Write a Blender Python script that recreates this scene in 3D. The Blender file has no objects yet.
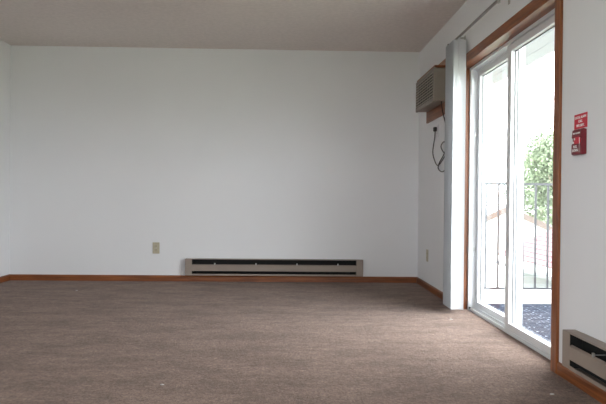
import bpy, bmesh, math, random
from mathutils import Vector, Matrix, noise

random.seed(7)
S = bpy.context.scene
COL = S.collection

# ------------------------------------------------------------------ measures
F_PX = 600.0
CAM_H = 0.8787
YAW, PITCH, ROLL = 0.02738, -0.00556, 0.01002
WR = 1.394          # inner face of the right wall
YB = 6.319          # inner face of the back wall
WL = -2.878         # inner face of the left wall
YR = -1.90          # inner face of the wall behind the camera
HC = 2.44           # ceiling height
OP0, OP1, OPZ = 3.066, 4.822, 1.955     # patio door opening (y0, y1, top)
SKY = 17.5
EXPO = 0.0

# ------------------------------------------------------------------ camera
def camera():
    cy, sy = math.cos(YAW), math.sin(YAW)
    cp, sp = math.cos(PITCH), math.sin(PITCH)
    f = Vector((sy*cp, cy*cp, sp)); r = Vector((cy, -sy, 0)); u = r.cross(f)
    c, s = math.cos(ROLL), math.sin(ROLL)
    r2 = c*r + s*u; u2 = -s*r + c*u
    cam = bpy.data.cameras.new('camera')
    cam.sensor_width = 36.0; cam.lens = F_PX/606.0*36.0
    cam.clip_start = 0.05; cam.clip_end = 500
    o = bpy.data.objects.new('camera', cam); COL.objects.link(o)
    m = Matrix((r2, u2, -f)).transposed().to_4x4()
    m.translation = Vector((0, 0, CAM_H)); o.matrix_world = m
    S.camera = o
camera()

# ------------------------------------------------------------------ sky: an even bright overcast
W = bpy.data.worlds.new('overcast_sky'); S.world = W; W.use_nodes = True
bg = W.node_tree.nodes['Background']
bg.inputs[0].default_value = (0.94, 0.975, 1.0, 1); bg.inputs[1].default_value = SKY

def portal(name, loc, rot, sx, sy):
    l = bpy.data.lights.new(name, 'AREA'); l.shape = 'RECTANGLE'; l.size = sx; l.size_y = sy
    l.cycles.is_portal = True
    o = bpy.data.objects.new(name, l); COL.objects.link(o); o.location = loc; o.rotation_euler = rot
# unseen windows added to bring in more light: one in the left wall beside the camera, one behind the camera
FILL_WIN_L = (-0.60, 0.90, 0.78, 2.10)       # y0, y1, z0, z1
FILL_WIN_R = (-1.5, 0.1, 0.80, 2.10)        # x0, x1, z0, z1
portal('portal_patio_door', (1.64, (OP0+OP1)/2, OPZ/2), (0, math.radians(90), 0), OPZ, OP1-OP0)
portal('portal_added_side_window', (WL-0.22, (FILL_WIN_L[0]+FILL_WIN_L[1])/2, (FILL_WIN_L[2]+FILL_WIN_L[3])/2), (0, math.radians(-90), 0), FILL_WIN_L[3]-FILL_WIN_L[2], FILL_WIN_L[1]-FILL_WIN_L[0])
portal('portal_added_rear_window', ((FILL_WIN_R[0]+FILL_WIN_R[1])/2, YR-0.22, (FILL_WIN_R[2]+FILL_WIN_R[3])/2), (math.radians(90), 0, 0), FILL_WIN_R[1]-FILL_WIN_R[0], FILL_WIN_R[3]-FILL_WIN_R[2])

vs = S.view_settings
vs.view_transform = 'Standard'; vs.look = 'None'; vs.gamma = 1.0; vs.exposure = EXPO
vs.use_curve_mapping = False
S.cycles.max_bounces = 14; S.cycles.diffuse_bounces = 10; S.cycles.transparent_max_bounces = 16
S.cycles.use_denoising = True

# ------------------------------------------------------------------ materials
MATS = {}
def nt(name):
    m = bpy.data.materials.new(name); m.use_nodes = True; MATS[name] = m
    n = m.node_tree.nodes; l = m.node_tree.links
    return m, n, l, n['Principled BSDF']

def plain(name, col, rough=0.5, var=0.05, scale=8.0, bump=0.0, bscale=200.0, metal=0.0, spec=0.5, stretch=None):
    m, n, l, b = nt(name)
    b.inputs['Roughness'].default_value = rough; b.inputs['Metallic'].default_value = metal
    b.inputs['Specular IOR Level'].default_value = spec
    tc = n.new('ShaderNodeTexCoord')
    mp = n.new('ShaderNodeMapping'); l.new(tc.outputs['Object'], mp.inputs[0])
    if stretch: mp.inputs['Scale'].default_value = stretch
    tx = n.new('ShaderNodeTexNoise'); tx.inputs['Scale'].default_value = scale; tx.inputs['Detail'].default_value = 4
    l.new(mp.outputs[0], tx.inputs['Vector'])
    rp = n.new('ShaderNodeValToRGB'); l.new(tx.outputs['Fac'], rp.inputs[0])
    rp.color_ramp.elements[0].position = 0.3; rp.color_ramp.elements[1].position = 0.7
    rp.color_ramp.elements[0].color = tuple(c*(1-var) for c in col)+(1,)
    rp.color_ramp.elements[1].color = tuple(min(1, c*(1+var)) for c in col)+(1,)
    l.new(rp.outputs[0], b.inputs['Base Color'])
    if bump:
        t2 = n.new('ShaderNodeTexNoise'); t2.inputs['Scale'].default_value = bscale; t2.inputs['Detail'].default_value = 3
        l.new(mp.outputs[0], t2.inputs['Vector'])
        bp = n.new('ShaderNodeBump'); bp.inputs['Strength'].default_value = bump; bp.inputs['Distance'].default_value = 0.004
        l.new(t2.outputs['Fac'], bp.inputs['Height']); l.new(bp.outputs[0], b.inputs['Normal'])
    return m

def wood(name, a, c, axis):
    """stained trim wood, grain running along one axis"""
    m, n, l, b = nt(name)
    b.inputs['Roughness'].default_value = 0.38
    tc = n.new('ShaderNodeTexCoord'); mp = n.new('ShaderNodeMapping'); l.new(tc.outputs['Object'], mp.inputs[0])
    sc = [55, 55, 55]; sc[axis] = 3.0; mp.inputs['Scale'].default_value = sc
    tx = n.new('ShaderNodeTexNoise'); tx.inputs['Scale'].default_value = 1.0; tx.inputs['Detail'].default_value = 6; tx.inputs['Distortion'].default_value = 0.6
    l.new(mp.outputs[0], tx.inputs['Vector'])
    rp = n.new('ShaderNodeValToRGB'); l.new(tx.outputs['Fac'], rp.inputs[0])
    e = rp.color_ramp.elements; e[0].position = 0.32; e[1].position = 0.68
    e[0].color = a+(1,); e[1].color = c+(1,)
    l.new(rp.outputs[0], b.inputs['Base Color'])
    bp = n.new('ShaderNodeBump'); bp.inputs['Strength'].default_value = 0.15; bp.inputs['Distance'].default_value = 0.002
    l.new(tx.outputs['Fac'], bp.inputs['Height']); l.new(bp.outputs[0], b.inputs['Normal'])
    return m

def carpet_mat():
    m, n, l, b = nt('carpet')
    b.inputs['Roughness'].default_value = 1.0; b.inputs['Specular IOR Level'].default_value = 0.05
    b.inputs['Sheen Weight'].default_value = 0.17; b.inputs['Sheen Roughness'].default_value = 0.6
    b.inputs['Sheen Tint'].default_value = (1.0, 0.97, 0.98, 1)
    tc = n.new('ShaderNodeTexCoord')
    def noise_(scale, detail, stretch=(1, 1, 1), rough=0.6):
        mp = n.new('ShaderNodeMapping'); mp.inputs['Scale'].default_value = stretch; l.new(tc.outputs['Object'], mp.inputs[0])
        t = n.new('ShaderNodeTexNoise'); t.inputs['Scale'].default_value = scale; t.inputs['Detail'].default_value = detail
        t.inputs['Roughness'].default_value = rough
        l.new(mp.outputs[0], t.inputs['Vector']); return t
    fine = noise_(75, 5, (1, 0.7, 1), 0.8); mid = noise_(22, 7, (1, 0.8, 1), 0.8); big = noise_(3.2, 7, (0.75, 1.6, 1), 0.72)
    def mix(fac, a, bsock, mode='MULTIPLY'):
        x = n.new('ShaderNodeMix'); x.data_type = 'RGBA'; x.blend_type = mode; x.inputs[0].default_value = fac
        l.new(a, x.inputs[6]); l.new(bsock, x.inputs[7]); return x.outputs[2]
    def ramp(src, p0, c0, p1, c1):
        r = n.new('ShaderNodeValToRGB'); l.new(src, r.inputs[0]); e = r.color_ramp.elements
        e[0].position = p0; e[0].color = c0+(1,); e[1].position = p1; e[1].color = c1+(1,); return r.outputs[0]
    c1 = ramp(fine.outputs['Fac'], 0.32, CARPET_A, 0.68, CARPET_B)
    c2 = ramp(mid.outputs['Fac'], 0.36, (0.64, 0.60, 0.57), 0.60, (1.0, 1.0, 1.0))
    c3 = ramp(big.outputs['Fac'], 0.40, (0.70, 0.67, 0.65), 0.58, (1.0, 1.0, 1.0))
    l.new(mix(1.0, mix(1.0, c1, c2), c3), b.inputs['Base Color'])
    add = n.new('ShaderNodeMath'); add.operation = 'MULTIPLY_ADD'; add.inputs[1].default_value = 1.6
    l.new(mid.outputs['Fac'], add.inputs[0]); l.new(fine.outputs['Fac'], add.inputs[2])
    bp = n.new('ShaderNodeBump'); bp.inputs['Strength'].default_value = 0.8; bp.inputs['Distance'].default_value = 0.010
    l.new(add.outputs[0], bp.inputs['Height']); l.new(bp.outputs[0], b.inputs['Normal'])
    return m

def glass_mat(name, tint=(0.975, 0.985, 0.99), refl=1.0):
    m, n, l, b = nt(name)
    n.remove(b); out = n['Material Output']
    tr = n.new('ShaderNodeBsdfTransparent'); tr.inputs[0].default_value = tint+(1,)
    gl = n.new('ShaderNodeBsdfGlossy'); gl.inputs['Roughness'].default_value = 0.02
    fr = n.new('ShaderNodeFresnel'); 
    gm = n.new('ShaderNodeNewGeometry'); ir = n.new('ShaderNodeMapRange')     # same reflectance from either side of the pane
    ir.inputs['To Min'].default_value = 1.45; ir.inputs['To Max'].default_value = 1/1.45
    l.new(gm.outputs['Backfacing'], ir.inputs['Value']); l.new(ir.outputs[0], fr.inputs[0])
    mx = n.new('ShaderNodeMixShader')
    l.new(fr.outputs[0], mx.inputs[0]); l.new(tr.outputs[0], mx.inputs[1]); l.new(gl.outputs[0], mx.inputs[2])
    l.new(mx.outputs[0], out.inputs[0])
    return m

CARPET_A = (0.140, 0.090, 0.064); CARPET_B = (0.405, 0.280, 0.218)
M_WALL = plain('wall_paint', (0.765, 0.77, 0.785), 0.75, 0.012, 1.5, 0.10, 90, spec=0.25)
M_CEIL = plain('textured_ceiling_paint', (0.745, 0.685, 0.655), 0.95, 0.05, 30, 0.9, 130, spec=0.1)
M_CARPET = carpet_mat()
WA, WB = (0.145, 0.040, 0.010), (0.285, 0.090, 0.025)
M_WX, M_WY, M_WZ = (wood('stained_wood_'+k, WA, WB, i) for i, k in enumerate('xyz'))
M_VINYL = plain('white_vinyl', (0.67, 0.68, 0.69), 0.35, 0.015, 4)
M_VANE = plain('white_blind_vane', (0.55, 0.565, 0.585), 0.55, 0.01, 6)
M_ROD = plain('grey_curtain_rail', (0.30, 0.29, 0.28), 0.4, 0.05, 20, metal=0.5)
M_HEAT = plain('tan_enamel', (0.265, 0.212, 0.175), 0.45, 0.04, 10)
M_DARK = plain('dark_heater_inside', (0.006, 0.0055, 0.005), 0.9, 0.1, 40)
M_FIN = plain('aluminium_fin', (0.03, 0.03, 0.03), 0.6, 0.1, 60, metal=0.6)
M_BRK = plain('galvanised_bracket', (0.45, 0.44, 0.42), 0.4, 0.05, 40, metal=0.6)
M_AC = plain('beige_plastic', (0.27, 0.235, 0.195), 0.5, 0.05, 12)
M_ACG = plain('pale_beige_plastic', (0.42, 0.37, 0.31), 0.5, 0.05, 12)
M_ACD = plain('dark_plastic', (0.02, 0.017, 0.014), 0.6, 0.1, 30)
M_CORD = plain('brown_cord_rubber', (0.035, 0.028, 0.024), 0.5, 0.1, 30)
M_IVORY = plain('ivory_plastic', (0.46, 0.41, 0.30), 0.4, 0.04, 30)
M_RED = plain('red_enamel', (0.17, 0.009, 0.017), 0.4, 0.08, 40)
M_SIGN = plain('red_sign_plastic', (0.60, 0.012, 0.035), 0.35, 0.04, 40)
M_WHITE = plain('white_print', (0.82, 0.80, 0.78), 0.5, 0.02, 40)
M_STEEL = plain('steel', (0.55, 0.55, 0.54), 0.3, 0.05, 40, metal=0.8)
M_GLASS = glass_mat('door_glass')
M_RAIL = plain('dark_railing_metal', (0.045, 0.048, 0.055), 0.5, 0.1, 20)
M_DECKW = plain('white_painted_board', (0.82, 0.82, 0.81), 0.6, 0.02, 5)
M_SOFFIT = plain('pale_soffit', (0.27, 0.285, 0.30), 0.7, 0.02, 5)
M_SOFFIT2 = plain('pale_grey_shingle', (0.45, 0.45, 0.46), 0.9, 0.06, 6)
M_LINT = plain('white_lint', (0.62, 0.60, 0.57), 0.9, 0.05, 50)
M_SHINGLE = plain('red_shingle', (0.12, 0.052, 0.056), 0.9, 0.12, 6, 0.3, 30)
M_SIDING = plain('white_siding', (0.78, 0.78, 0.77), 0.7, 0.02, 3)
M_GSIDING = plain('grey_siding', (0.12, 0.125, 0.13), 0.7, 0.04, 3)
M_RAKE = plain('brown_rake_board', (0.09, 0.066, 0.056), 0.7, 0.08, 6)
M_HGLASS = plain('dark_window_glass', (0.12, 0.13, 0.15), 0.1, 0.05, 3)
M_BARK = plain('bark', (0.16, 0.12, 0.09), 0.9, 0.2, 12)
M_LEAF = plain('leaf_green', (0.125, 0.16, 0.095), 0.8, 0.35, 1.2)
M_GRASS = plain('lawn', (0.36, 0.38, 0.29), 0.95, 0.15, 1.5)

def deck_mat():
    """blue grey textured deck board with pale raised studs"""
    m, n, l, b = nt('blue_grey_deck')
    b.inputs['Roughness'].default_value = 0.9; b.inputs['Specular IOR Level'].default_value = 0.08
    tc = n.new('ShaderNodeTexCoord'); v = n.new('ShaderNodeTexVoronoi'); v.inputs['Scale'].default_value = 26; v.inputs['Randomness'].default_value = 0.25
    l.new(tc.outputs['Object'], v.inputs['Vector'])
    r = n.new('ShaderNodeValToRGB'); l.new(v.outputs['Distance'], r.inputs[0]); e = r.color_ramp.elements
    e[0].position = 0.24; e[0].color = (0.38, 0.40, 0.44, 1); e[1].position = 0.40; e[1].color = (0.022, 0.030, 0.050, 1)
    l.new(r.outputs[0], b.inputs['Base Color'])
    bp = n.new('ShaderNodeBump'); bp.inputs['Strength'].default_value = 0.5; bp.inputs['Distance'].default_value = 0.003; bp.invert = True
    l.new(v.outputs['Distance'], bp.inputs['Height']); l.new(bp.outputs[0], b.inputs['Normal'])
    return m
M_DECK = deck_mat()

# ------------------------------------------------------------------ mesh helpers
def box(bm, x0, x1, y0, y1, z0, z1, bev=0.0, seg=2):
    r = bmesh.ops.create_cube(bm, size=1.0)
    vv = r['verts']
    bmesh.ops.scale(bm, vec=(abs(x1-x0), abs(y1-y0), abs(z1-z0)), verts=vv)
    bmesh.ops.translate(bm, vec=((x0+x1)/2, (y0+y1)/2, (z0+z1)/2), verts=vv)
    if bev:
        ed = list({e for v in vv for e in v.link_edges})
        bmesh.ops.bevel(bm, geom=ed, offset=bev, segments=seg, profile=0.5, affect='EDGES')
def prism(bm, prof, axis, a0, a1):
    """extrude a 2-D profile along an axis; profile coordinates are the other two axes in order"""
    def pt(u, v, a):
        return {0: (a, u, v), 1: (u, a, v), 2: (u, v, a)}[axis]
    A = [bm.verts.new(pt(u, v, a0)) for u, v in prof]; B = [bm.verts.new(pt(u, v, a1)) for u, v in prof]
    k = len(prof)
    for i in range(k): bm.faces.new((A[i], A[(i+1) % k], B[(i+1) % k], B[i]))
    bm.faces.new(A[::-1]); bm.faces.new(B)
    bmesh.ops.recalc_face_normals(bm, faces=bm.faces[:])
def tube(bm, pts, rad, seg=8):
    pts = [Vector(p) for p in pts]; rings = []
    up = Vector((0.31, 0.22, 0.92)).normalized()
    for i, p in enumerate(pts):
        d = (pts[min(i+1, len(pts)-1)]-pts[max(i-1, 0)]).normalized()
        a = d.cross(up); a = a.normalized() if a.length > 1e-4 else Vector((1, 0, 0)); b = d.cross(a).normalized()
        rr = rad[i] if isinstance(rad, (list, tuple)) else rad
        rings.append([bm.verts.new(p+rr*(math.cos(t)*a+math.sin(t)*b)) for t in [2*math.pi*k/seg for k in range(seg)]])
    for r0, r1 in zip(rings, rings[1:]):
        for k in range(seg): bm.faces.new((r0[k], r0[(k+1) % seg], r1[(k+1) % seg], r1[k]))
    bm.faces.new(rings[0]); bm.faces.new(rings[-1][::-1])
    bmesh.ops.recalc_face_normals(bm, faces=bm.faces[:])
def spline(ctrl, n=8):
    c = [Vector(p) for p in ctrl]; out = []
    for i in range(len(c)-1):
        p0, p1, p2, p3 = c[max(i-1, 0)], c[i], c[i+1], c[min(i+2, len(c)-1)]
        for k in range(n):
            t = k/n
            out.append(0.5*((2*p1)+(-p0+p2)*t+(2*p0-5*p1+4*p2-p3)*t*t+(-p0+3*p1-3*p2+p3)*t**3))
    out.append(c[-1]); return out
def obj(name, bm, mat, parent=None, smooth=False):
    me = bpy.data.meshes.new(name); bm.to_mesh(me); bm.free()
    me.materials.append(mat)
    if smooth:
        for p in me.polygons: p.use_smooth = True
    o = bpy.data.objects.new(name, me); COL.objects.link(o)
    if parent:
        o.parent = parent; o.location = -parent.location if parent.type == 'EMPTY' and parent.parent is None else (0, 0, 0)
    return o
def mk(name, mat, parent, *boxes, bev=0.0):
    bm = bmesh.new()
    for b in boxes: box(bm, *b, bev=bev)
    return obj(name, bm, mat, parent)
def sub(o, parent):
    return o
def tag(o, label, cat, group=None, kind=None):
    o['label'] = label; o['category'] = cat
    if group: o['group'] = group
    if kind: o['kind'] = kind
    return o
def thing(name, loc, label, cat, group=None, kind=None):
    o = bpy.data.objects.new(name, None); COL.objects.link(o); o.location = loc; o.empty_display_size = 0.1
    return tag(o, label, cat, group, kind)
def again(src, dx, dy, dz, parent):
    c = src.copy(); COL.objects.link(c); c.parent = parent
    c.location = src.location + Vector((dx, dy, dz)); return c
def text(name, body, size, mat, parent, centre, bold=0.0, sx=1.0):
    """flat print on a surface that faces -X; the reading direction runs towards the viewer's right (-Y)"""
    cu = bpy.data.curves.new(name, 'FONT'); cu.body = body; cu.size = size; cu.align_x = 'CENTER'; cu.align_y = 'CENTER'
    cu.extrude = 0.0004; cu.offset = bold
    t = bpy.data.objects.new(name, cu); COL.objects.link(t)
    dg = bpy.context.evaluated_depsgraph_get(); dg.update()
    me = bpy.data.meshes.new_from_object(t.evaluated_get(dg)); bpy.data.objects.remove(t)
    me.transform(Matrix.Diagonal((sx, 1, 1, 1)))
    R = Matrix(((0, 0, -1), (-1, 0, 0), (0, 1, 0))).to_4x4()
    me.transform(Matrix.Translation(centre) @ R)
    me.materials.clear(); me.materials.append(mat)
    o = bpy.data.objects.new(name, me); COL.objects.link(o); o.parent = parent; o.location = -parent.location
    return o

# ================================================================== ROOM SHELL
tag(mk('floor', M_CARPET, None, (WL-0.2, 1.466, YR-0.2, YB+0.2, -0.12, 0.0)), 'worn taupe brown carpet covering the whole floor', 'floor', kind='structure')
tag(mk('ceiling', M_CEIL, None, (WL-0.2, 1.60, YR-0.2, YB+0.2, HC, HC+0.18)), 'dull greyish textured ceiling', 'ceiling', kind='structure')
tag(mk('wall_back', M_WALL, None, (WL-0.2, 1.60, YB, YB+0.2, -0.12, HC)), 'plain white back wall above the long heater', 'wall', kind='structure')
WO = 1.60
tag(mk('wall_right', M_WALL, None, (WR, WO, YR-0.2, OP0, -0.12, HC), (WR, WO, OP1, YB, -0.12, HC), (WR, WO, OP0, OP1, OPZ, HC), (1.466, WO, OP0, OP1, -0.12, -0.004)),
    'white right wall pierced by the patio door', 'wall', kind='structure')
y0, y1, z0, z1 = FILL_WIN_L
tag(mk('wall_left', M_WALL, None, (WL-0.2, WL, YR-0.2, y0, 0, HC), (WL-0.2, WL, y1, YB, 0, HC), (WL-0.2, WL, y0, y1, 0, z0), (WL-0.2, WL, y0, y1, z1, HC)),
    'white left wall, a sliver at the picture edge', 'wall', kind='structure')
x0, x1, z0, z1 = FILL_WIN_R
tag(mk('wall_rear', M_WALL, None, (WL, x0, YR-0.2, YR, 0, HC), (x1, WR, YR-0.2, YR, 0, HC), (x0, x1, YR-0.2, YR, 0, z0), (x0, x1, YR-0.2, YR, z1, HC)),
    'white wall behind the viewer', 'wall', kind='structure')

def window(n, plane, a0, a1, z0, z1, p, label):  # out-of-frame window, added because the door alone lights the room too little
    w = thing('window_%d' % n, ((p, (a0+a1)/2, z0) if plane == 'x' else ((a0+a1)/2, p, z0)), label, 'window', kind='structure')
    def b(u0, u1, q0, q1, d0, d1):
        return (p+d0, p+d1, u0, u1, q0, q1) if plane == 'x' else (u0, u1, p+d0, p+d1, q0, q1)
    t = 0.05
    mk('window_frame', M_VINYL, w, b(a0, a1, z0, z0+t, -.04, .04), b(a0, a1, z1-t, z1, -.04, .04), b(a0, a0+t, z0+t, z1-t, -.04, .04), b(a1-t, a1, z0+t, z1-t, -.04, .04))
    m_ = (a0+a1)/2
    mk('mullion', M_VINYL, w, b(m_-.03, m_+.03, z0+t, z1-t, -.03, .03))
    mk('pane', M_GLASS, w, b(a0+t, m_-.03, z0+t, z1-t, -.003, .003)); mk('pane', M_GLASS, w, b(m_+.03, a1-t, z0+t, z1-t, -.003, .003))
window(1, 'x', FILL_WIN_L[0], FILL_WIN_L[1], FILL_WIN_L[2], FILL_WIN_L[3], WL-0.1, 'unseen white two-pane window added in the left wall for fill light')
window(2, 'y', FILL_WIN_R[0], FILL_WIN_R[1], FILL_WIN_R[2], FILL_WIN_R[3], YR-0.1, 'unseen white two-pane window added behind the viewer for fill light')

# baseboards
BH, BT = 0.062, 0.012
def baseboard(name, label, axis, face, a0, a1, sgn, mat):
    prof = [(face, 0.0), (face+sgn*BT, 0.0), (face+sgn*BT, BH-0.012), (face+sgn*BT*0.4, BH), (face, BH)]
    bm = bmesh.new(); prism(bm, prof, axis, a0, a1)
    tag(obj(name, bm, mat), label, 'baseboard', kind='structure')
baseboard('baseboard_back', 'brown wooden baseboard along the back wall', 0, YB, WL, WR, -1, M_WX)
baseboard('baseboard_right', 'short brown baseboard on the right wall between corner and blind', 1, WR, OP1+0.072, YB-BT, -1, M_WY)
baseboard('baseboard_right', 'brown baseboard under the near heater on the right wall', 1, WR, YR, OP0-0.056, -1, M_WY)
baseboard('baseboard_left', 'brown wooden baseboard along the left wall', 1, WL, YR, YB-BT, 1, M_WY)
baseboard('baseboard_rear', 'brown wooden baseboard along the wall behind the viewer', 0, YR, WL, WR, 1, M_WX)

# door casing and jamb boards in stained wood
CW, CT = 0.060, 0.016
t1 = thing('trim_1', (WR, (OP0+OP1)/2, 0), 'brown wooden casing and jambs framing the patio door', 'door trim', kind='structure')
mk('casing', M_WZ, t1, (WR-CT, WR, OP0-0.054, OP0, 0, OPZ+CW), bev=0.003)
mk('casing', M_WZ, t1, (WR-CT, WR, OP1, OP1+0.070, 0, OPZ+CW), bev=0.003)
mk('head_casing', M_WY, t1, (WR-CT, WR, OP0, OP1, OPZ, OPZ+CW), bev=0.003)
JB = 0.012
mk('jamb', M_WZ, t1, (WR-CT+.002, 1.468, OP0, OP0+JB, 0, OPZ-JB)); mk('jamb', M_WZ, t1, (WR-CT+.002, 1.468, OP1-JB, OP1, 0, OPZ-JB))
mk('head_jamb', M_WY, t1, (WR-CT+.002, 1.468, OP0, OP1, OPZ-JB, OPZ))

# ================================================================== PATIO DOOR
D = thing('door_1', (1.52, (OP0+OP1)/2, 0), 'white vinyl sliding patio door with two tall glass panels', 'patio door', kind='structure')
FX0, FX1 = 1.468, 1.590
fr = mk('frame', M_VINYL, D,
   (FX0, FX1, OP0, OP0+.036, 0.012, OPZ), (FX0, FX1, OP1-.036, OP1, 0.012, OPZ), (FX0, FX1, OP0+.036, OP1-.036, OPZ-.034, OPZ), bev=0.002)
mk('sill_track', M_VINYL, D, (FX0, FX1+.03, OP0, OP1, -0.004, 0.012), (FX0+.004, FX0+.008, OP0+.036, OP1-.036, 0.012, 0.022), (1.519, 1.524, OP0+.036, OP1-.036, .012, .022), (1.577, 1.582, OP0+.036, OP1-.036, .012, .022))
mk('head_stop', M_VINYL, D, (1.5185, 1.5235, OP0+.036, OP1-.036, OPZ-.052, OPZ-.034))
def panel(xa, xb, ya, yb, xg, sf, sn, kind, mirror):
    """sash: far stile sf wide, near stile sn wide"""
    zt, zb = OPZ-.040, 0.023
    P = bpy.data.objects.new(kind, None); COL.objects.link(P); P.parent = D; P.location = (0, 0, 0)
    def part(name, mat, *bx, bev=0.0):
        o = mk(name, mat, None, *bx, bev=bev); o.parent = P; o.location = -D.location; return o
    part('stile', M_VINYL, (xa, xb, yb-sf, yb, zb, zt), bev=.003)
    part('stile', M_VINYL, (xa, xb, ya, ya+sn, zb, zt), bev=.003)
    part('top_rail', M_VINYL, (xa, xb, ya+sn, yb-sf, zt-.045, zt), bev=.003)
    part('bottom_rail', M_VINYL, (xa, xb, ya+sn, yb-sf, zb, zb+.045), bev=.003)
    part('gasket', plain_gasket, (xg-.004, xg-.001, ya+sn, yb-sf, zt-.051, zt-.045), (xg-.004, xg-.001, yb-sf-.005, yb-sf, zb+.045, zt-.051))
    part('pane', M_GLASS, (xg-.001, xg+.005, ya+sn, yb-sf, zb+.045, zt-.045))
    return P, part
plain_gasket = plain('grey_gasket', (0.16, 0.165, 0.17), 0.6, 0.05, 20)
pi_, part_i = panel(1.474, 1.517, OP0+.038, 3.997, 1.506, .066, .06, 'sliding_panel', False)
po_, part_o = panel(1.526, 1.569, 3.93, OP1-.038, 1.556, .045, .066, 'fixed_panel', False)
# small catches on the far jamb
mk('strike_plate', M_STEEL, D, (1.503, 1.522, OP1-.040, OP1-.036, 0.47, 0.50), bev=.001)
mk('strike_plate', M_STEEL, D, (1.503, 1.522, OP1-.040, OP1-.036, 1.39, 1.42), bev=.001)
mk('stop_block', M_VINYL, D, (1.476, 1.500, OP1-.044, OP1-.036, 1.73, 1.87), bev=.002)
mk('sill_roller', M_DARK, D, (1.470, 1.482, OP1-.075, OP1-.05, 0.012, 0.024), bev=.002)

# ================================================================== VERTICAL BLIND (drawn to the far side)
VB = thing('vertical_blind', (1.325, 4.75, 0.03), 'stack of long white vertical blind vanes drawn aside beside the patio door', 'blind')
def vane_mesh():
    bm = bmesh.new(); n = 8; wv = 0.098; top = 2.122; th = 0.0012
    loops = []
    for z in (0.034, top):
        row = []
        for s in (0, 1):
            rng = range(n+1) if s == 0 else range(n, -1, -1)
            for i in rng:
                u = i/n-0.5; c = 0.011*(1-(2*u)**2)
                row.append(bm.verts.new((1.328+u*wv, c+s*th*1.0-0.005, z)))
        loops.append(row)
    a, b = loops; k = len(a)
    for i in range(k): bm.faces.new((a[i], a[(i+1) % k], b[(i+1) % k], b[i]))
    for r in loops:
        for i in range(n):
            bm.faces.new((r[i], r[i+1], r[k-2-i], r[k-1-i]))
    bmesh.ops.recalc_face_normals(bm, faces=bm.faces[:])
    me = bpy.data.meshes.new('vane'); bm.to_mesh(me); bm.free(); me.materials.append(M_VANE); return me
vm = vane_mesh()
NV = 17
for i in range(NV):
    o = bpy.data.objects.new('vane', vm); COL.objects.link(o); o.parent = VB
    yv = 4.610+i*0.0148
    o.location = Vector((random.uniform(-.0015, .0015), yv, random.uniform(-.003, .003)))-VB.location
RZ = 2.138
mk('head_rail', M_ROD, VB, (1.312, 1.332, 2.93, 4.885, RZ, RZ+.012), bev=.003)
mk('rail_end_cap', M_ROD, VB, (1.306, 1.338, 4.885, 4.90, RZ-.003, RZ+.021), bev=.003)
for yb in (4.70, 3.76, 3.02):
    mk('wall_bracket', M_BRK, VB, (1.330, WR, yb-.012, yb+.012, RZ+.018, RZ+.022), (WR-.003, WR, yb-.015, yb+.015, RZ-.018, RZ+.035), (1.318, 1.334, yb-.012, yb+.012, RZ-.012, RZ))
for i in range(NV):
    mk('carrier', M_VANE, VB, (1.322, 1.330, 4.608+i*.0148, 4.614+i*.0148, 2.118, RZ+.002)) if i % 2 == 0 else None
tube_bm = bmesh.new(); tube(tube_bm, [(1.316, 4.598, 2.13), (1.316, 4.597, 1.5), (1.316, 4.597, 1.02)], 0.003, 6)
obj('wand', tube_bm, M_VANE, VB)

# ================================================================== BASEBOARD HEATERS
def heater(label, wall_at, L, loc, rot):
    """local frame: x along the length 0..L, y depth 0 (wall) .. -0.065 (front), z 0..0.172"""
    H = bpy.data.objects.new('baseboard_heater', None); COL.objects.link(H); H.empty_display_size = 0.1
    tag(H, label, 'heater'); H.location = loc; H.rotation_euler = (0, 0, rot)
    d, h, c = 0.065, 0.172, 0.072
    def part(name, mat, *bx, bev=0.0):
        o = mk(name, mat, None, *bx, bev=bev); o.parent = H; o.location = (0, 0, 0); return o
    part('back_plate', M_DARK, (c, L-c, -0.004, 0, 0.006, h-.003))
    for a in (c, L-c-.002): part('inner_liner', M_DARK, (a, a+.002, -d+.004, -.004, .005, h-.006))
    for a in (0, L-c): part('end_cap', M_HEAT, (a, a+c, -d, 0, 0, h), bev=.003)
    bm = bmesh.new()
    prism(bm, [(0, h), (-d+.010, h), (-d, h-.003), (-d+.001, h-.0055), (-d+.011, h-.003), (0, h-.003)], 0, c, L-c); o = obj('top_cover', bm, M_HEAT, None); o.parent = H
    bm = bmesh.new()
    prism(bm, [(-d, .047), (-d, .109), (-d+.012, .116), (-d+.013, .113), (-d+.003, .107), (-d+.003, .047)], 0, c, L-c); o = obj('front_panel', bm, M_HEAT, None); o.parent = H
    bm = bmesh.new()
    prism(bm, [(0, 0), (-d, 0), (-d, .018), (-d+.003, .018), (-d+.003, .004), (0, .004)], 0, c, L-c); o = obj('bottom_lip', bm, M_HEAT, None); o.parent = H
    bm = bmesh.new(); tube(bm, [(c, -.033, .062), (L-c, -.033, .062)], .009, 8); o = obj('heating_tube', bm, M_FIN, None); o.parent = H
    bm = bmesh.new(); k = int((L-2*c-.1)/0.012)
    for i in range(k): box(bm, c+.05+i*.012, c+.0508+i*.012, -.055, -.010, .026, .088)
    o = obj('fins', bm, M_FIN, None); o.parent = H; o['kind'] = 'stuff'
    nb = max(2, round(L/0.45))
    for i in range(nb):
        xb = c+(L-2*c)*(i+0.55)/nb
        part('bracket', M_BRK, (xb-.0015, xb+.0015, -d+.006, -.004, .119, .123), (xb-.006, xb+.006, -d+.003, -d+.012, .110, .130))
    return H
heater('long tan baseboard heater on the back wall', 0, 1.856, (-1.048, YB, 0.070), 0)
heater('near tan baseboard heater on the right wall, cut off by the picture edge', 0, 1.65, (WR, 2.842, 0.092), -math.pi/2)

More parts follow.
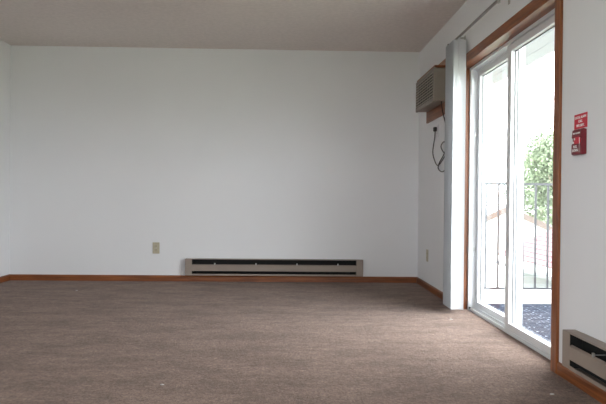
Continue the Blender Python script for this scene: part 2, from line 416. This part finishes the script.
# ================================================================== AIR CONDITIONER AND ITS TRIM
AY0, AY1, AZ0, AZ1, AX = 5.165, 5.885, 1.738, 2.028, 1.262
AC = thing('air_conditioner', (WR, (AY0+AY1)/2, AZ0), 'beige through-wall air conditioner high up beside the blind', 'air conditioner')
mk('housing', M_AC, AC, (AX+.022, WR, AY0+.004, AY1-.004, AZ0+.004, AZ1-.004), bev=.006)
fz0, fz1 = AZ0+.035, AZ1-.022
mk('front_bezel', M_AC, AC, (AX, AX+.024, AY0, AY1, AZ0, fz0), (AX, AX+.024, AY0, AY1, fz1, AZ1), (AX, AX+.024, AY0, AY0+.03, fz0, fz1), (AX, AX+.024, AY1-.02, AY1, fz0, fz1), bev=.003)
mk('grille_backing', M_ACD, AC, (AX+.018, AX+.0225, AY0+.03, AY1-.02, fz0, fz1))
ns = 9; sl = None
for i in range(ns):
    z = fz0+(fz1-fz0)*(i+0.5)/ns
    if sl is None:
        bm = bmesh.new(); hh = .0035
        prism(bm, [(AX+.001, z-hh), (AX+.010, z-hh+.001), (AX+.010, z+hh-.001), (AX+.001, z+hh)], 1, AY0+.03, AY1-.02)
        sl = obj('slat', bm, M_ACG, AC)
    else:
        again(sl, 0, 0, (fz1-fz0)*i/ns, AC)
rb = mk('grille_rib', M_ACG, AC, (AX+.0015, AX+.0035, AY0+.060, AY0+.064, fz0, fz1))
for i in range(1, 7): again(rb, 0, i*0.09, 0, AC)
# power cord: from the plug in the wall socket, hanging in loops back up to the unit
bm = bmesh.new()
cord = spline([(1.371, 5.538, 1.522), (1.370, 5.540, 1.463), (1.374, 5.626, 1.335), (1.378, 5.574, 1.252), (1.382, 5.457, 1.195), (1.370, 5.205, 1.250), (1.374, 5.092, 1.307),
               (1.378, 5.158, 1.368), (1.382, 5.273, 1.392), (1.370, 5.311, 1.357), (1.374, 5.256, 1.307), (1.378, 5.137, 1.259), (1.382, 5.116, 1.172), (1.370, 5.250, 1.128), (1.374, 5.417, 1.165),
               (1.378, 5.389, 1.218), (1.382, 5.252, 1.285), (1.370, 5.081, 1.391), (1.366, 5.133, 1.517), (1.350, 5.20, 1.66), (1.345, 5.22, 1.742)], 7)
tube(bm, cord, 0.0048, 8)
pc = obj('power_cord', bm, M_CORD, AC, True)
bm = bmesh.new(); box(bm, 1.356, 1.386, 5.522, 5.556, 1.515, 1.556, bev=.006); pl = obj('plug', bm, M_CORD, None); pl.parent = pc; pl.location = (0, 0, 0)

t2 = thing('trim_2', (WR, (AY0+AY1)/2, 1.63), 'brown wooden frame boards around the air conditioner', 'wood trim', kind='structure')
TX0 = WR-.018
mk('board', M_WY, t2, (TX0, WR, 5.04, 5.915, 1.636, AZ0+.002), bev=.002)
mk('board', M_WY, t2, (TX0, WR, 5.04, 5.915, AZ1-.002, 2.118), bev=.002)
mk('board', M_WZ, t2, (TX0, WR, 5.04, AY0+.002, AZ0+.002, AZ1-.002), bev=.002)
mk('board', M_WZ, t2, (TX0, WR, AY1-.002, 5.915, AZ0+.002, AZ1-.002), bev=.002)

mk('top_board', M_WY, t2, (AX+.008, TX0, AY0+.002, AY1-.002, AZ1+.0005, AZ1+.020), bev=.002)

# ================================================================== OUTLETS
def outlet(label, loc, rot, mat, group):
    """local frame: plate in the xz plane, facing -y"""
    O = bpy.data.objects.new('wall_outlet', None); COL.objects.link(O); O.empty_display_size = .05
    tag(O, label, 'outlet', group); O.location = loc; O.rotation_euler = (0, 0, rot)
    def part(name, mat, *bx, bev=0.0):
        o = mk(name, mat, None, *bx, bev=bev); o.parent = O; o.location = (0, 0, 0); return o
    part('cover_plate', mat, (-.036, .036, -.006, 0, -.059, .059), bev=.0025)
    for s in (-1, 1):
        part('receptacle', mat, (-.017, .017, -.0085, -.004, s*.0205-.014, s*.0205+.014), bev=.002)
        part('slot', M_CORD, (-.008, -.0055, -.0088, -.0065, s*.0205-.004, s*.0205+.006), (.0055, .008, -.0088, -.0065, s*.0205-.004, s*.0205+.006))
    part('screw', M_STEEL, (-.003, .003, -.0072, -.005, -.003, .003), bev=.001)
outlet('ivory duplex outlet low on the back wall, left of the long heater', (-1.36, YB, 0.347), 0, M_IVORY, 'ivory wall outlets')
outlet('ivory duplex outlet low on the right wall near the corner', (WR, 5.876, 0.331), -math.pi/2, M_IVORY, 'ivory wall outlets')
outlet('white outlet with a dark plug in it under the air conditioner', (WR, 5.520, 1.515), -math.pi/2, M_VINYL, None)

# ================================================================== FIRE ALARM PULL STATION AND SIGN
PX = WR-.030; PY0, PY1, PZ0, PZ1 = 2.757, 2.846, 1.098, 1.222
FA = thing('fire_alarm_pull_station', (WR, (PY0+PY1)/2, PZ0), 'dark red fire alarm pull station below the small red sign', 'fire alarm')
bm = bmesh.new()
prism(bm, [(WR, PZ0+.004), (PX+.010, PZ0), (PX, PZ0+.005), (PX, PZ0+.050), (PX+.006, PZ0+.058), (PX+.006, PZ0+.078), (PX, PZ0+.086), (PX+.004, PZ1-.006), (PX+.014, PZ1), (WR, PZ1-.004)], 1, PY0, PY1)
bmesh.ops.bevel(bm, geom=bm.edges[:], offset=.0015, segments=1, affect='EDGES')
obj('body', bm, M_RED, FA)
yc = (PY0+PY1)/2
mk('pull_handle', M_SIGN, FA, (PX-.004, PX+.008, PY0+.012, PY1-.030, PZ0+.052, PZ0+.084), bev=.002)
mk('handle_mark', M_WHITE, FA, (PX-.0045, PX-.003, yc+.000, yc+.012, PZ0+.070, PZ0+.080), (PX-.0045, PX-.003, yc+.010, yc+.022, PZ0+.054, PZ0+.064))
mk('label_line', M_WHITE, FA, (PX-.0006, PX+.001, PY0+.010, PY0+.012, PZ0+.012, PZ0+.080))
text('lettering', 'FIRE ALARM', .013, M_WHITE, FA, (PX+.0020, yc, PZ0+.101), .0004)
text('lettering', 'PULL\nDOWN', .017, M_WHITE, FA, (PX-.0004, yc+.006, PZ0+.030), .0006)
SG = thing('wall_sign', (WR, 2.814, 1.232), 'bright red sign with white lettering above the fire alarm', 'sign')
mk('panel', M_SIGN, SG, (WR-.003, WR-.0002, 2.752, 2.876, 1.226, 1.296), bev=.001)
for k, (s, zz) in enumerate((('LOCAL ALARM', 1.279), ('CALL', 1.260), ('FIRE DEPT.', 1.240))):
    text('lettering', s, .0165, M_WHITE, SG, (WR-.0033, 2.814, zz), .0006)

# ================================================================== LINT ON THE CARPET
for (lx, ly, sz, where) in ((-0.574, 2.82, .007, 'near the bottom edge, left of centre'), (1.215, 2.69, .008, 'in front of the near heater'),
                            (1.22, 4.38, .008, 'in front of the blind'), (-1.95, 5.65, .007, 'near the back wall at the left')):
    bm = bmesh.new(); bmesh.ops.create_icosphere(bm, subdivisions=2, radius=1)
    for v in bm.verts:
        v.co *= 1+0.5*noise.noise(v.co*1.7+Vector((lx, ly, 0)))
        v.co.x *= sz*1.4; v.co.y *= sz; v.co.z = v.co.z*sz*.35+sz*.3
    o = obj('lint_scrap', bm, M_LINT, None, True); o.location = (lx, ly, 0)
    tag(o, 'tiny white lint scrap on the carpet '+where, 'lint', 'lint scraps on the carpet')

# ================================================================== BALCONY
DZ = -0.058; BX1 = 2.62; BY0, BY1 = 1.50, 5.50
BA = thing('balcony', (2.1, 3.5, DZ), 'blue grey balcony deck with a white kerb outside the patio door', 'balcony')
bw = 0.145; db = None; nb = int((BY1-BY0)/bw)
for i in range(nb):
    if db is None:
        db = mk('deck_board', M_DECK, BA, (WO+.004, BX1, BY0, BY0+bw-.008, DZ-.028, DZ), bev=.004)
    else:
        again(db, 0, i*bw, 0, BA)
mk('kerb', M_DECKW, BA, (WO+.004, BX1+.04, BY1, BY1+.04, DZ-.22, 0.056)); mk('kerb', M_DECKW, BA, (BX1, BX1+.04, BY0, BY1, DZ-.22, 0.056)); mk('kerb', M_DECKW, BA, (WO+.004, BX1+.04, BY0-.04, BY0, DZ-.22, 0.056))
mk('joist', M_DECKW, BA, *[(x, x+.04, BY0, BY1, DZ-.20, DZ-.029) for x in (1.62, 2.1, 2.55)])
RG = thing('balcony_railing', (2.1, BY1, 0.056), 'thin dark metal railing around the balcony', 'railing')
ty = BY1+.02; tx = BX1+.02
mk('top_rail', M_RAIL, RG, (WO+.01, tx+.012, ty-.014, ty+.014, 1.025, 1.045)); mk('top_rail', M_RAIL, RG, (tx-.014, tx+.014, BY0-.02, ty-.014, 1.025, 1.045)); mk('top_rail', M_RAIL, RG, (WO+.01, tx-.014, BY0-.034, BY0-.006, 1.025, 1.045))
mk('bottom_rail', M_RAIL, RG, (WO+.01, tx, ty-.010, ty+.010, .056, .074)); mk('bottom_rail', M_RAIL, RG, (tx-.010, tx+.010, BY0-.02, ty-.01, .056, .074)); mk('bottom_rail', M_RAIL, RG, (WO+.01, tx-.01, BY0-.03, BY0-.01, .056, .074))
for (px, py) in ((tx, ty), (tx, BY0-.02), (WO+.025, ty), (WO+.025, BY0-.02)):
    mk('post', M_RAIL, RG, (px-.017, px+.017, py-.017, py+.017, .056, 1.045))
bl = mk('baluster', M_RAIL, RG, (1.734-.008, 1.734+.008, ty-.008, ty+.008, .074, 1.025))
for i in range(1, 8): again(bl, .1165*i, 0, 0, RG)
for i in range(8): again(bl, .1165*i, BY0-BY1-.04, 0, RG)
k = int((BY1-BY0)/.1165)
for i in range(1, k): again(bl, tx-1.734, -.1165*i, 0, RG)

# outside of the building: siding wall and the roof overhang above the balcony
tag(mk('wall_exterior', M_SIDING, None, (1.42, WO, YB+.2, 15, -3, HC+.18), (1.42, WO, YR-.2, YB+.2, -3, -.13)), 'pale outside wall of the building beyond the balcony', 'wall', kind='structure')
OH = thing('roof_overhang', (2.1, 6, 2.36), 'pale boarded roof overhang above the balcony', 'overhang', kind='structure')
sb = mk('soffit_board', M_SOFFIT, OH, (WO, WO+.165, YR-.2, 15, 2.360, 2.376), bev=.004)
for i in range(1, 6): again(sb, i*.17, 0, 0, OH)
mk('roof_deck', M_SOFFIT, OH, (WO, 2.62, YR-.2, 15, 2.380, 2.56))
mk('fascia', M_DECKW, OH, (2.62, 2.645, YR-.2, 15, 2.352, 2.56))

# ================================================================== OUTSIDE
GZ = -3.0
tag(mk('ground', M_GRASS, None, (-150, 150, -150, 200, GZ-.2, GZ)), 'lawn far below the balcony', 'lawn', kind='structure')

def house_gable(name, label, ax, ay, az, half, depth, pitch, wallm, roofm, rakem):
    """gable end faces -Y, apex at (ax, ay, az)"""
    Hh = thing(name, (ax, ay, GZ), label, 'house')
    ez = az-half*pitch
    bm = bmesh.new(); prism(bm, [(ax-half+.3, GZ), (ax+half-.3, GZ), (ax+half-.3, ez+.3*pitch), (ax, az-.06), (ax-half+.3, ez+.3*pitch)], 1, ay+.25, ay+depth); obj('wall', bm, wallm, Hh)
    for s in (-1, 1):
        bm = bmesh.new(); prism(bm, [(ax, az), (ax+s*half, ez), (ax+s*half, ez+.12), (ax, az+.12)], 1, ay, ay+depth+.25); obj('roof_slope', bm, roofm, Hh)
        bm = bmesh.new(); prism(bm, [(ax, az+.13), (ax+s*half, ez+.13), (ax+s*half, ez-.12), (ax, az-.12)], 1, ay-.04, ay); obj('rake_board', bm, rakem, Hh)
    for dx in (-2.4, 1.4):
        w_ = mk('window', M_DECKW, Hh, (ax+dx, ax+dx+1.0, ay+.20, ay+.26, -2.1, -.9))
        o = mk('pane', M_HGLASS, None, (ax+dx+.06, ax+dx+.94, ay+.185, ay+.21, -2.04, -.96)); o.parent = w_; o.location = (0, 0, 0)
house_gable('white_gable_house', 'white house with a brown edged gable seen through the patio door', 8.95, 24.0, 0.55, 4.6, 9, .46, M_SIDING, M_SOFFIT2, M_RAKE)

# long low house with a red shingle roof, its eave running along the balcony's direction
RH = thing('red_roofed_house', (9.5, 12, GZ), 'low house with a faded red shingle roof beyond the railing', 'house')
EX, EZ, RX, RZZ, RY0, RY1 = 6.15, -0.66, 10.4, 1.25, 3.0, 17.2
mk('wall', M_GSIDING, RH, (EX+.45, 14.2, RY0+.3, RY1-.3, GZ, EZ-.02))
sl_ = (RZZ-EZ)/(RX-EX); nr = 22; th = 0.03
bm = bmesh.new(); prism(bm, [(EX, EZ), (RX, RZZ), (2*RX-EX, EZ), (2*RX-EX, EZ-.06), (EX, EZ-.06)], 1, RY0, RY1); obj('roof', bm, M_SHINGLE, RH)
sh = None
for i in range(nr):
    xa = EX-.04+(RX-EX)*i/nr; xb = xa+(RX-EX)/nr+.05
    za, zb_ = EZ+sl_*(xa-EX), EZ+sl_*(xb-EX)
    if sh is None:
        bm = bmesh.new(); prism(bm, [(xa, za+.005), (xb, zb_+.002), (xb, zb_+.008), (xa, za+th)], 1, RY0, RY1+.02); sh = obj('shingle_course', bm, M_SHINGLE, RH)
    else:
        again(sh, (RX-EX)*i/nr, 0, sl_*(RX-EX)*i/nr, RH)
mk('fascia', M_DECKW, RH, (EX-.02, EX+.01, RY0, RY1, EZ-.22, EZ-.02))
mk('gutter', M_GSIDING, RH, (EX-.10, EX-.021, RY0, RY1, EZ-.28, EZ-.20))
mk('soffit', M_DECKW, RH, (EX+.01, EX+.45, RY0, RY1, EZ-.20, EZ-.17))
for yy in (13.2, 10.0, 6.5):
    w_ = mk('window', M_DECKW, RH, (EX+.41, EX+.46, yy, yy+1.1, -2.2, -1.2))
    o = mk('pane', M_HGLASS, None, (EX+.395, EX+.42, yy+.07, yy+1.03, -2.13, -1.27)); o.parent = w_; o.location = (0, 0, 0)

def tree(name, label, x, y, top, rad, bottom, n, seed):
    T = thing(name, (x, y, GZ), label, 'tree', 'trees behind the houses')
    rnd = random.Random(seed)
    cz = (top+bottom)/2; rz = (top-bottom)/2
    bm = bmesh.new(); tube(bm, [(x, y, GZ), (x+.1, y, (GZ+bottom)/2), (x, y, bottom+.3*rz), (x+.05, y, cz+.4*rz)], [.24, .19, .13, .04], 8)
    for k in range(7):
        a = rnd.uniform(0, 6.28); zz = bottom+rz*rnd.uniform(.15, .9)
        tube(bm, [(x, y, zz), (x+.45*rad*math.cos(a), y+.45*rad*math.sin(a), zz+.35*rz), (x+.8*rad*math.cos(a), y+.8*rad*math.sin(a), zz+.6*rz)], [.08, .05, .015], 6)
    obj('trunk', bm, M_BARK, T)
    clumps = []
    for k in range(26):
        while True:
            p = Vector((rnd.uniform(-1, 1), rnd.uniform(-1, 1), rnd.uniform(-1, 1)))
            if .35 < p.length < .95: break
        clumps.append((Vector((x+p.x*rad*.8, y+p.y*rad*.8, cz+p.z*rz*.82)), rnd.uniform(.28, .48)*rad))
    vs_, fs = [], []
    for k in range(n):
        c, r = rnd.choice(clumps)
        d = Vector((rnd.gauss(0, 1), rnd.gauss(0, 1), rnd.gauss(0, 1))).normalized()
        p = c+d*r*rnd.uniform(.6, 1.05); s = rnd.uniform(.07, .15)
        a = (d+Vector((rnd.uniform(-.8, .8), rnd.uniform(-.8, .8), rnd.uniform(-.8, .8)))).normalized()
        u = a.orthogonal().normalized(); v = a.cross(u)
        b = len(vs_)
        vs_ += [p-u*s, p+v*s*.55, p+u*s, p-v*s*.55]; fs.append((b, b+1, b+2, b+3))
    me = bpy.data.meshes.new('foliage'); me.from_pydata(vs_, [], fs); me.materials.append(M_LEAF)
    o = bpy.data.objects.new('foliage', me); COL.objects.link(o); o.parent = T; o.location = -T.location; o['kind'] = 'stuff'
tree('leafy_tree', 'tall pale green tree rising behind the gabled house', 16.4, 35.0, 7.0, 3.1, -.8, 13000, 3)
tree('leafy_tree', 'lower leafy tree left of the tall one, behind the gabled house', 17.6, 41.0, 4.0, 3.0, -1.5, 7000, 5)
